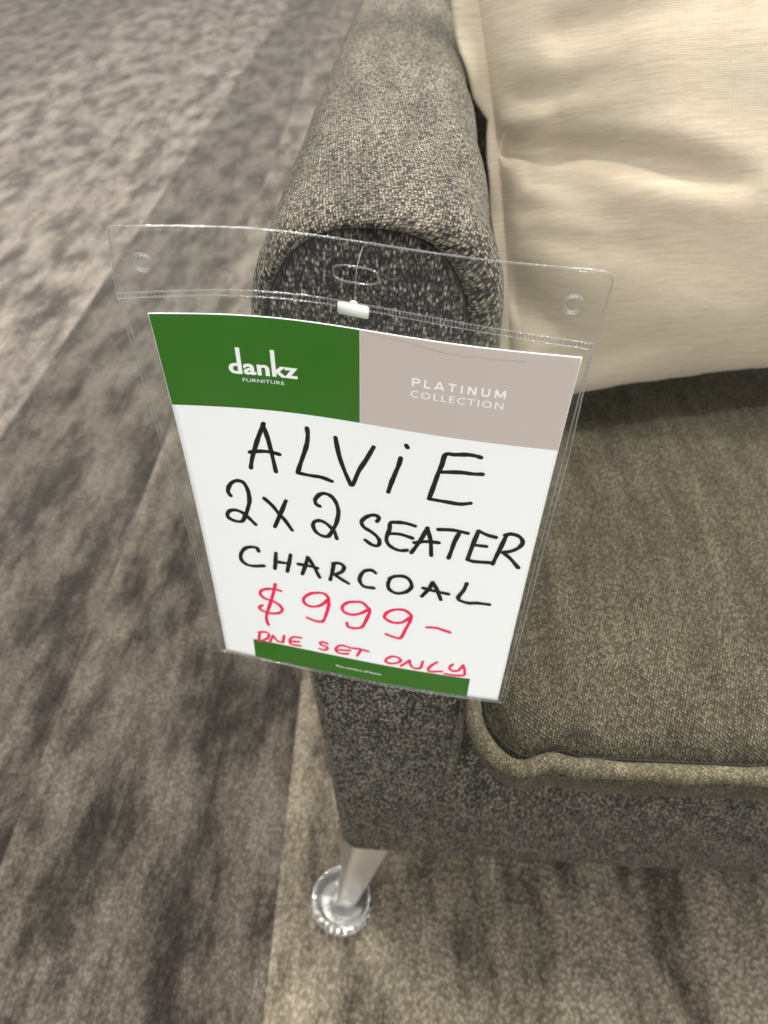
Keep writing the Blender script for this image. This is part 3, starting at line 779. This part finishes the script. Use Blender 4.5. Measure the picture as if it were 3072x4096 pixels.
# clear sheets, with the punched holes really cut out
def outline(pts, r, seg=6):
    out = []; n = len(pts)
    for i in range(n):
        p = np.array(pts[i], float); a_ = np.array(pts[i - 1], float); b_ = np.array(pts[(i + 1) % n], float)
        rr = r[i]
        if rr == 0: out.append(tuple(p)); continue
        da = (a_ - p) / np.linalg.norm(a_ - p); db = (b_ - p) / np.linalg.norm(b_ - p)
        for k in range(seg + 1):
            t = k / seg; out.append(tuple((1 - t) ** 2 * (p + da * rr) + 2 * t * (1 - t) * p + t * t * (p + db * rr)))
    return out
def dens(pts, step=5.0, closed=True):
    out = []
    n = len(pts)
    for i in range(n if closed else n - 1):
        a_ = np.array(pts[i]); b_ = np.array(pts[(i + 1) % n]); m = max(1, int(np.linalg.norm(b_ - a_) / step))
        for k in range(m): out.append(tuple(a_ + (b_ - a_) * k / m))
    return out
def inside(p, poly):
    c = False; n = len(poly); j = n - 1
    for i in range(n):
        if (poly[i][1] > p[1]) != (poly[j][1] > p[1]) and p[0] < (poly[j][0] - poly[i][0]) * (p[1] - poly[i][1]) / (poly[j][1] - poly[i][1]) + poly[i][0]: c = not c
        j = i
    return c
def sheet(name, out, holes, off, thick, mat, parent):
    pts = list(out); edges = [(i, (i + 1) % len(out)) for i in range(len(out))]
    for h in holes:
        b0 = len(pts); pts += h; edges += [(b0 + i, b0 + (i + 1) % len(h)) for i in range(len(h))]
    xs = [p[0] for p in out]; ysl = [p[1] for p in out]
    y = min(ysl) + 4
    while y < max(ysl) - 3:
        x = min(xs) + 4
        while x < max(xs) - 3:
            if inside((x, y), out) and min(math.hypot(x - p[0], y - p[1]) for p in pts[:len(out)]) > 2 and not any(inside((x, y), h) for h in holes): pts.append((x, y))
            x += 7
        y += 7
    vs, es, fs, *_ = delaunay_2d_cdt([Vector(p) for p in pts], edges, [], 0, 1e-5)
    fs2 = []
    for f in fs:
        c = np.mean([[vs[i][0], vs[i][1]] for i in f], axis=0)
        if inside(c, out) and not any(inside(c, h) for h in holes): fs2.append(tuple(f))
    n = len(vs); V = [S(v[0], v[1], off) for v in vs] + [S(v[0], v[1], off - thick) for v in vs]
    F = [tuple(reversed(f)) for f in fs2] + [tuple(i + n for i in f) for f in fs2]
    from collections import Counter
    ec = Counter()
    for f in fs2:
        for i in range(len(f)): ec[(f[i], f[(i + 1) % len(f)])] += 1
    for (a_, b_) in list(ec):
        if (b_, a_) not in ec: F.append((a_, b_, b_ + n, a_ + n))
    return mesh_obj(name, V, F, mat, parent, True)
def circ(cx, cy, rx, ry=None, n=24, sq=2.0):
    ry = ry or rx
    return [(cx + rx * math.copysign(abs(math.cos(2 * math.pi * k / n)) ** (2 / sq), math.cos(2 * math.pi * k / n)), cy + ry * math.copysign(abs(math.sin(2 * math.pi * k / n)) ** (2 / sq), math.sin(2 * math.pi * k / n))) for k in range(n)]
HOLES = [circ(3.2, -26.3, 3.0), circ(200.3, -26.1, 3.0), circ(102.4, -27.5, 9.6, 3.4, 36, 3.2)]
body = [(-6.6, -44.3), (214.6, -43.2), (213.8, -6.0), (216.6, 60), (217.5, 299.6), (-8.0, 299.6), (-13.0, 66), (-12.2, -8)]
OUT = dens(outline(body, [3, 7, 0, 0, 3, 3, 0, 0]))
back = sheet('back_sheet', OUT, HOLES, -1.3, .25, M_FILM, pocket)
fbody = [(-12.2, -8.5), (213.9, -6.5), (216.6, 60), (217.5, 299.6), (-8.0, 299.6), (-13.0, 66)]
front = sheet('front_sheet', dens(outline(fbody, [0, 0, 0, 3, 3, 0])), [], .75, .22, M_FILM, pocket)
def smm(pts, off): return [tuple(S(x, y, off)) for x, y in pts]
for h, cx_, cy_ in zip(HOLES, (3.2, 200.3, 102.4), (-26.3, -26.1, -27.5)):
    hp = [(cx_ + (x - cx_) * 1.12, cy_ + (y - cy_) * 1.18) for x, y in h]
    for k_, rr_ in ((1.0, .0004), (1.32 if len(h) == 24 else 1.0, .00035)):
        hq = [(cx_ + (x - cx_) * k_, cy_ + (y - cy_) * k_ * (1 if len(h) == 24 or k_ == 1 else 1.25)) for x, y in hp]
        Vt, Ft = tube(smm(hq, -1.1 + (k_ > 1) * .1), rr_, 8, True)
        mesh_obj('hole_rim', Vt, Ft, M_WELD, back)
        if len(h) != 24: break
# rolled outer edge of the sheets and the heat-welded side rails
Vt, Ft = tube(smm(OUT, -.6), .00042, 8, True); mesh_obj('edge_weld', Vt, Ft, M_WELD, back)
rail = dens([(210.6 + 2.6, -1), (214.0, 60), (214.6, 296.5), (-5.5, 296.8), (-10.6, 66), (-10.0, 2)], 6, False)
Vt, Ft = tube(smm(rail, -.1), .00036, 6); mesh_obj('edge_weld', Vt, Ft, M_WELD, front)
# ribbed weld across the header: two rails and the little ladder rungs between them
def yl(x): return -11.6 + (x + 11) / 225. * 3.2 - 4.4 * math.sin(math.pi * (x + 11) / 225.) 
def yl2(x): return yl(x) + 3.2
xs = [(-11.6 + i * 225.4 / 90) for i in range(91)]
for f_ in (yl, yl2):
    Vt, Ft = tube(smm([(x, f_(x)) for x in xs], .9), .00022, 6); mesh_obj('weld_line', Vt, Ft, M_WELD, front)
V = []; F = []
x = -11
while x < 213.5:
    for yy0, yy1 in (((yl(x) + .2, yl(x) + 1.0), (yl2(x) - 1.0, yl2(x) - .1)) if x < 120 else ((yl(x) + .25, yl2(x) - .25),)):
        b0 = len(V)
        for (dx, y_, o_) in ((-.45, yy0, .8), (.45, yy0, .8), (.45, yy1, .8), (-.45, yy1, .8), (-.2, yy0 + .2, 1.5), (.2, yy0 + .2, 1.5), (.2, yy1 - .2, 1.5), (-.2, yy1 - .2, 1.5)):
            V.append(S(x + dx, y_, o_))
        for q in ((4, 5, 6, 7), (0, 1, 5, 4), (1, 2, 6, 5), (2, 3, 7, 6), (3, 0, 4, 7)): F.append(tuple(b0 + k for k in q))
    x += 1.75
tag(mesh_obj('weld_ribs', V, F, M_WELD, front, False), kind='stuff')
# crease lines where the front sheet buckles
for pts in ([(107.7, .8), (125, 2.4), (145, 5.2), (160, 5.6), (185, 4.8)],):
    Vt, Ft = tube(smm(catmull(pts, 5), .80), .00012, 5); mesh_obj('sheet_crease', Vt, Ft, M_WELD, front)

# the nylon loop that ties the pocket to the arm
fast = tag(empty('tag_fastener', tuple(S(102, -8, 2))), 'milky white nylon loop lock hanging through the slot of the clear pocket', 'tag fastener')
def block():
    bm = bmesh.new(); bmesh.ops.create_cube(bm, size=1)
    for v in bm.verts: v.co = Vector((v.co.x * 15.2, v.co.y * 6.6, v.co.z * 1.6))
    bmesh.ops.bevel(bm, geom=list(bm.edges), offset=.6, segments=3, affect='EDGES')
    V = []
    for v in bm.verts: V.append(S(101.6 + v.co.x - v.co.y * .03, -11.2 + v.co.y + (.25 * math.sin(v.co.x * 1.1)), 2.2 + v.co.z))
    F = [[v.index for v in f.verts] for f in bm.faces]; bm.free(); return V, F
Vb, Fb = block(); lock = mesh_obj('lock_block', Vb, Fb, M_NYLON, fast)
Vt, Ft = tube([tuple(S(102 + 1.4 * math.cos(a_), -15.0 - 1.0 * math.sin(a_), 3.0)) for a_ in np.linspace(0, math.pi, 9)], .0006, 8); mesh_obj('loop_eye', Vt, Ft, M_NYLON, lock)
p0 = np.array(S(102.2, -15, 2.6)); p1 = np.array(S(102.6, -24.5, .6)); p2 = np.array(S(102.7, -30.5, -2.4)); p3 = np.array([-.0205, .338, .7495])
th = catmull([tuple(p0), tuple(p1), tuple(p2), tuple((p2 + p3) / 2 + np.array([0, -.001, .001])), tuple(p3)], 6)
Vt, Ft = tube(th, .0002, 6); mesh_obj('thread', Vt, Ft, M_THREAD, fast)
